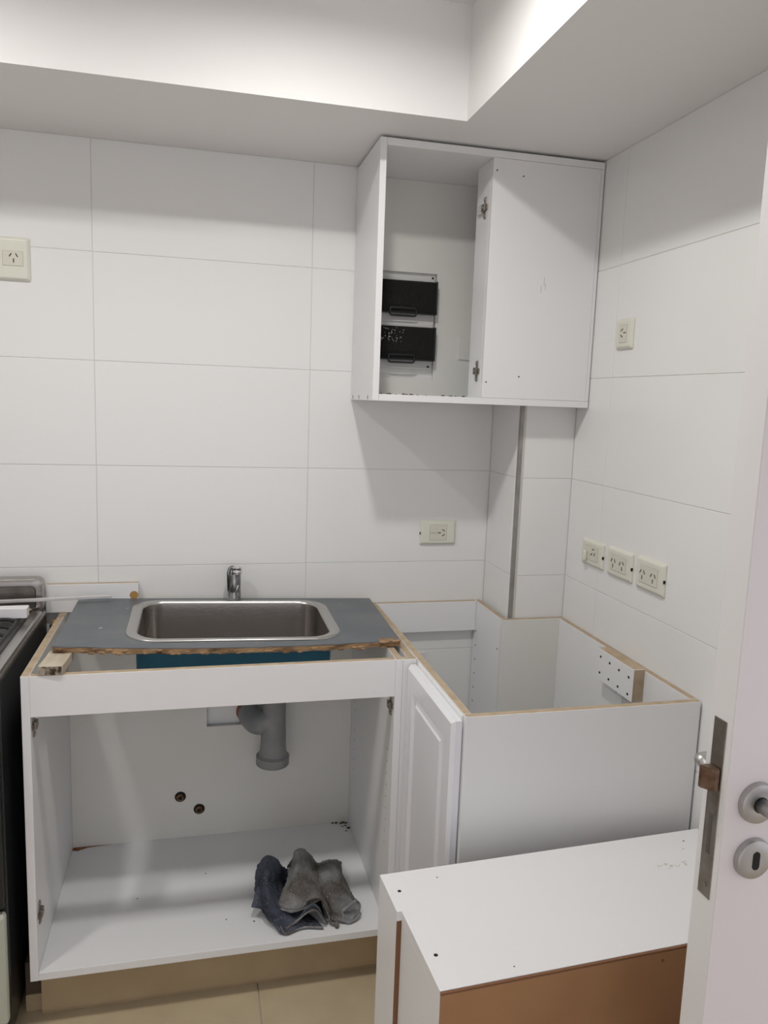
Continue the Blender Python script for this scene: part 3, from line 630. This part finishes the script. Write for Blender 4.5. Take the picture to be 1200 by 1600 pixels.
# ================================================================ OUTLETS
def slots(bm, cx, cz, rot, s=1.0, y=-.0108):
    for (dx, dz, a, l) in ((-.0065, .004, -32, .0085), (.0065, .004, 32, .0085), (0, -.0075, 0, .0085)):
        m_ = Matrix.Translation((cx, y, cz)) @ Matrix.Rotation(math.radians(rot), 4, 'Y') @ Matrix.Translation((dx*s, 0, dz*s)) @ Matrix.Rotation(math.radians(-a), 4, 'Y')
        addbox(bm, (-.0011*s, -.0006, -l*s/2), (.0011*s, .0006, l*s/2), mtx=m_)
def outlet(label, loc, rz, w_, h_, modules, blank=None, knob=False, chip=True, fr=None):
    t = thing('wall_outlet', label, 'outlet', loc, rz)
    bm = bmesh.new(); ring_ = lambda hx, hz, y, r: [bm.verts.new((x, y, z)) for x, z in rrect(0, 0, hx, hz, r, 4)]
    a = ring_(w_/2, h_/2, 0, .004); b = ring_(w_/2, h_/2, -.004, .004); c = ring_(w_/2-.006, h_/2-.006, -.0095, .003); d = ring_(w_/2-.009, h_/2-.009, -.0100, .002)
    for p, q in ((a, b), (b, c), (c, d)): bridge(bm, p, q)
    bm.faces.new(d); bm.faces.new(list(reversed(a))); bmesh.ops.recalc_face_normals(bm, faces=bm.faces); link('plate', bm, M['ivory'], t)
    fw, fh = fr or (w_*.31, h_*.27)
    bm = bmesh.new(); addbox(bm, (-fw-.0012, -.0104, -fh-.0012), (fw+.0012, -.0098, fh+.0012)); link('frame_gap', bm, M['ivgap'], t)
    bm = bmesh.new(); addbox(bm, (-fw, -.0112, -fh), (fw, -.0099, fh), .0005); ins = link('insert', bm, M['ivory2'], t)
    bm = bmesh.new()
    for (cx, cz, rot) in modules:
        bm = bmesh.new(); slots(bm, cx, cz, rot, s=1.2, y=-.0114); link('socket_slots', bm, M['dirt'], ins)
    if blank: bm = bmesh.new(); addbox(bm, (blank[0], -.0135, blank[1]), (blank[2], -.0112, blank[3]), .0006); link('switch_rocker', bm, M['ivory2'], t)
    if knob: bm = bmesh.new(); addbox(bm, (-.036, -.021, -.026), (-.018, -.0105, .006), .005); link('plug_cap', bm, M['ivory'], t)
    if chip: bm = bmesh.new(); addbox(bm, (w_/2-.001, -.0085, -.006) if chip > 0 else (-w_/2-.0006, -.0085, -.006), (w_/2+.0006, -.003, .002) if chip > 0 else (-w_/2+.001, -.003, .002)); link('screw_slot', bm, M['dark'], t)
outlet('ivory wall outlet with one socket high on the left of the back wall', (-.198, 0, 1.838), 0, .083, .112, [(0.002, .004, 0)], chip=0, fr=(.0245, .018))
outlet('ivory outlet with blank switch and sideways socket beneath the wall cabinet', (1.016, 0, 1.094), 0, .118, .077, [(.012, 0, 90)], blank=(-.027, .0, -.010, .018), chip=-1, fr=(.027, .024))
rz = -math.pi/2
outlet('ivory outlet with protruding cap, nearest the corner of the three low right wall outlets', (XR, -.386, 1.099), rz, .117, .072, [(.012, .004, 55)], knob=True)
outlet('ivory double outlet in the middle of the three low right wall outlets', (XR, -.529, 1.100), rz, .119, .076, [(-.023, 0, 0), (.019, 0, -12)])
outlet('ivory double outlet nearest the door of the three low right wall outlets', (XR, -.670, 1.101), rz, .120, .080, [(-.026, 0, 0), (.020, 0, 0)])
outlet('single square ivory outlet high on the right wall beside the wall cabinet', (XR, -.4655, 1.6925), rz, .078, .078, [(0, .002, -90)], chip=0, fr=(.017, .022))

# ================================================================ FOREGROUND CABINET
fc = thing('loose_cabinet', 'loose white cabinet carcass with brown hardboard back standing in the foreground', 'cabinet', (.616, -.979, 0), math.radians(2.84))
LQ, DQ, HQ, NI = .722, .3095, .60, .009
prism('top_panel', [(0, 0), (0, -.1115), (NI, -.1115), (NI, -DQ+.0036), (LQ, -DQ+.0036), (LQ, 0)], HQ-.018, HQ, MM, fc)
box('side_panel', (0, -.1113, 0), (.018, 0, HQ-.0182), [M['mel'], M['harddark']], fc, bev=0, faces={'-y': 1})
box('side_panel', (NI, -DQ+.0036, 0), (NI+.018, -.1118, HQ-.0182), MM, fc)
box('side_panel', (LQ-.018, -DQ+.0036, 0), (LQ, 0, HQ-.0182), MM, fc)
box('front_panel', (.0182, -.018, .0), (LQ-.0182, 0, HQ-.0182), MM, fc)
box('back_panel', (NI+.0005, -DQ-.0006, 0.002), (LQ-.0005, -DQ+.0033, HQ-.0050), M['hard'], fc, bev=.0006)
box('back_trim', (NI+.0002, -DQ-.0010, HQ-.0046), (LQ, -DQ+.0030, HQ-.0008), M['harddark'], fc, bev=0)
bm = bmesh.new()
for (x, y, r) in ((.022, -.056, .0034), (.030, -.230, .0036), (.105, -.033, .0014), (.145, -.285, .0013), (.66, -.035, .0018), (.64, -.06, .001)): addcyl(bm, (x, y, HQ-.0004), (x, y, HQ+.0003), r, n=14)
link('screw_holes', bm, M['dark'], fc, kind='stuff')
bm = bmesh.new(); random.seed(2)
for k in range(26): x = .545+.07*random.random(); y = -.115+.018*random.random(); bmesh.ops.create_icosphere(bm, subdivisions=1, radius=.0008+.0016*random.random(), matrix=Matrix.Translation((x, y, HQ)) @ Matrix.Diagonal((1.8, 1, .12, 1)))
link('scuff_mark', bm, M['trimw'], fc, kind='stuff')
bm = bmesh.new(); addcyl(bm, (.41, -DQ-.0004, HQ-.020), (.41, -DQ-.0018, HQ-.020), .003, n=10); link('nail', bm, M['harddark'], fc)

# ================================================================ ROOM DOOR
L2 = Vector((.9255, -1.5170, 0)); ang = math.atan2(.0208, .9998)
dd = bpy.data.objects.new('door_1', None); COL.objects.link(dd); dd.location = (L2.x, L2.y, 0); dd.rotation_euler = (0, 0, ang); dd['kind'] = 'structure'; dd['label'] = 'white room door standing open at the right edge'
TK = .044     # local x along the leaf, local y from near face (0) to far face (TK)
bm = bmesh.new(); addbox(bm, (0, 0, .008), (.62, TK, 2.04), .0012, faces={'-x': 1}); link('leaf', bm, [M['doorp'], M['dooredge']], dd)
bm = bmesh.new(); addbox(bm, (-.0012, .0105, .8700), (.0003, .0335, 1.1140), .0004, mi=0); fp = link('lock_faceplate', bm, M['steeld'], dd)
bm = bmesh.new()
for z in (1.097, .886): addcyl(bm, (-.0010, .022, z), (-.0020, .022, z), .0045, n=14)
link('screw', bm, M['steeld'], fp)
bm = bmesh.new(); addbox(bm, (-.0016, .019, .930), (-.0010, .025, .985)); link('bolt_slot', bm, M['seam'], fp)
bm = bmesh.new(); pts = [(-.001, .0155), (-.013, .0300), (-.001, .0315)]
va = [bm.verts.new((x, y, 1.020)) for x, y in ((-.001, .0125), (-.009, .0135), (-.019, .0270), (-.019, .0315), (-.001, .0315))]; vb = [bm.verts.new((v.co.x, v.co.y, 1.050)) for v in va]
bm.faces.new(va); bm.faces.new(list(reversed(vb))); bridge(bm, va, vb); bmesh.ops.recalc_face_normals(bm, faces=bm.faces)
bmesh.ops.bevel(bm, geom=bm.edges[:], offset=.0012, segments=2, affect='EDGES'); link('latch_bolt', bm, M['latch'], fp)
rose = [(.0275, 0), (.0275, .004), (.0260, .0075), (.0225, .0090), (.0130, .0092)]
zh, zk, xh = 1.008, .931, .0465
bm = bmesh.new(); addlathe(bm, rose, axis((xh, 0, zh), (0, -1, 0)), 36); hr = link('handle_rose', bm, M['satin'], dd, auto=True)
bm = bmesh.new(); addlathe(bm, [(.0108, .0088), (.0108, .0096), (.0090, .0096)], axis((xh, 0, zh), (0, -1, 0)), 24); link('handle_bush', bm, M['blk'], hr, auto=True)
bm = bmesh.new(); addtube(bm, [(xh, -.0092, zh)]+catmull([(xh, -.030, zh), (xh+.003, -.046, zh), (xh+.016, -.056, zh), (xh+.04, -.057, zh), (xh+.12, -.055, zh)], 6), .0092, 20); link('lever', bm, M['satin'], dd, smooth=True)
bm = bmesh.new(); addlathe(bm, rose, axis((xh+.002, 0, zk), (0, -1, 0)), 36); kr = link('keyhole_rose', bm, M['satin'], dd, auto=True)
bm = bmesh.new(); poly = rrect(xh+.002, zk, .0052, .0125, .0051, 6); va = [bm.verts.new((x, -.0088, z)) for x, z in poly]; vb = [bm.verts.new((x, -.0098, z)) for x, z in poly]; bridge(bm, va, vb); bm.faces.new(vb); bm.faces.new(list(reversed(va))); bmesh.ops.recalc_face_normals(bm, faces=bm.faces); link('keyhole', bm, M['dark'], kr)
bm = bmesh.new(); addlathe(bm, rose, axis((xh, TK, zh), (0, 1, 0)), 36); link('handle_rose', bm, M['satin'], dd, auto=True)
bm = bmesh.new(); addtube(bm, [(xh, TK+.009, zh)]+catmull([(xh, TK+.040, zh), (xh+.001, TK+.060, zh+.003), (xh+.012, TK+.070, zh+.004), (xh+.12, TK+.068, zh)], 6), .0092, 18); link('lever', bm, M['satin'], dd, smooth=True)
bm = bmesh.new(); addlathe(bm, rose, axis((xh+.002, TK, zk), (0, 1, 0)), 36); link('keyhole_rose', bm, M['satin'], dd, auto=True)
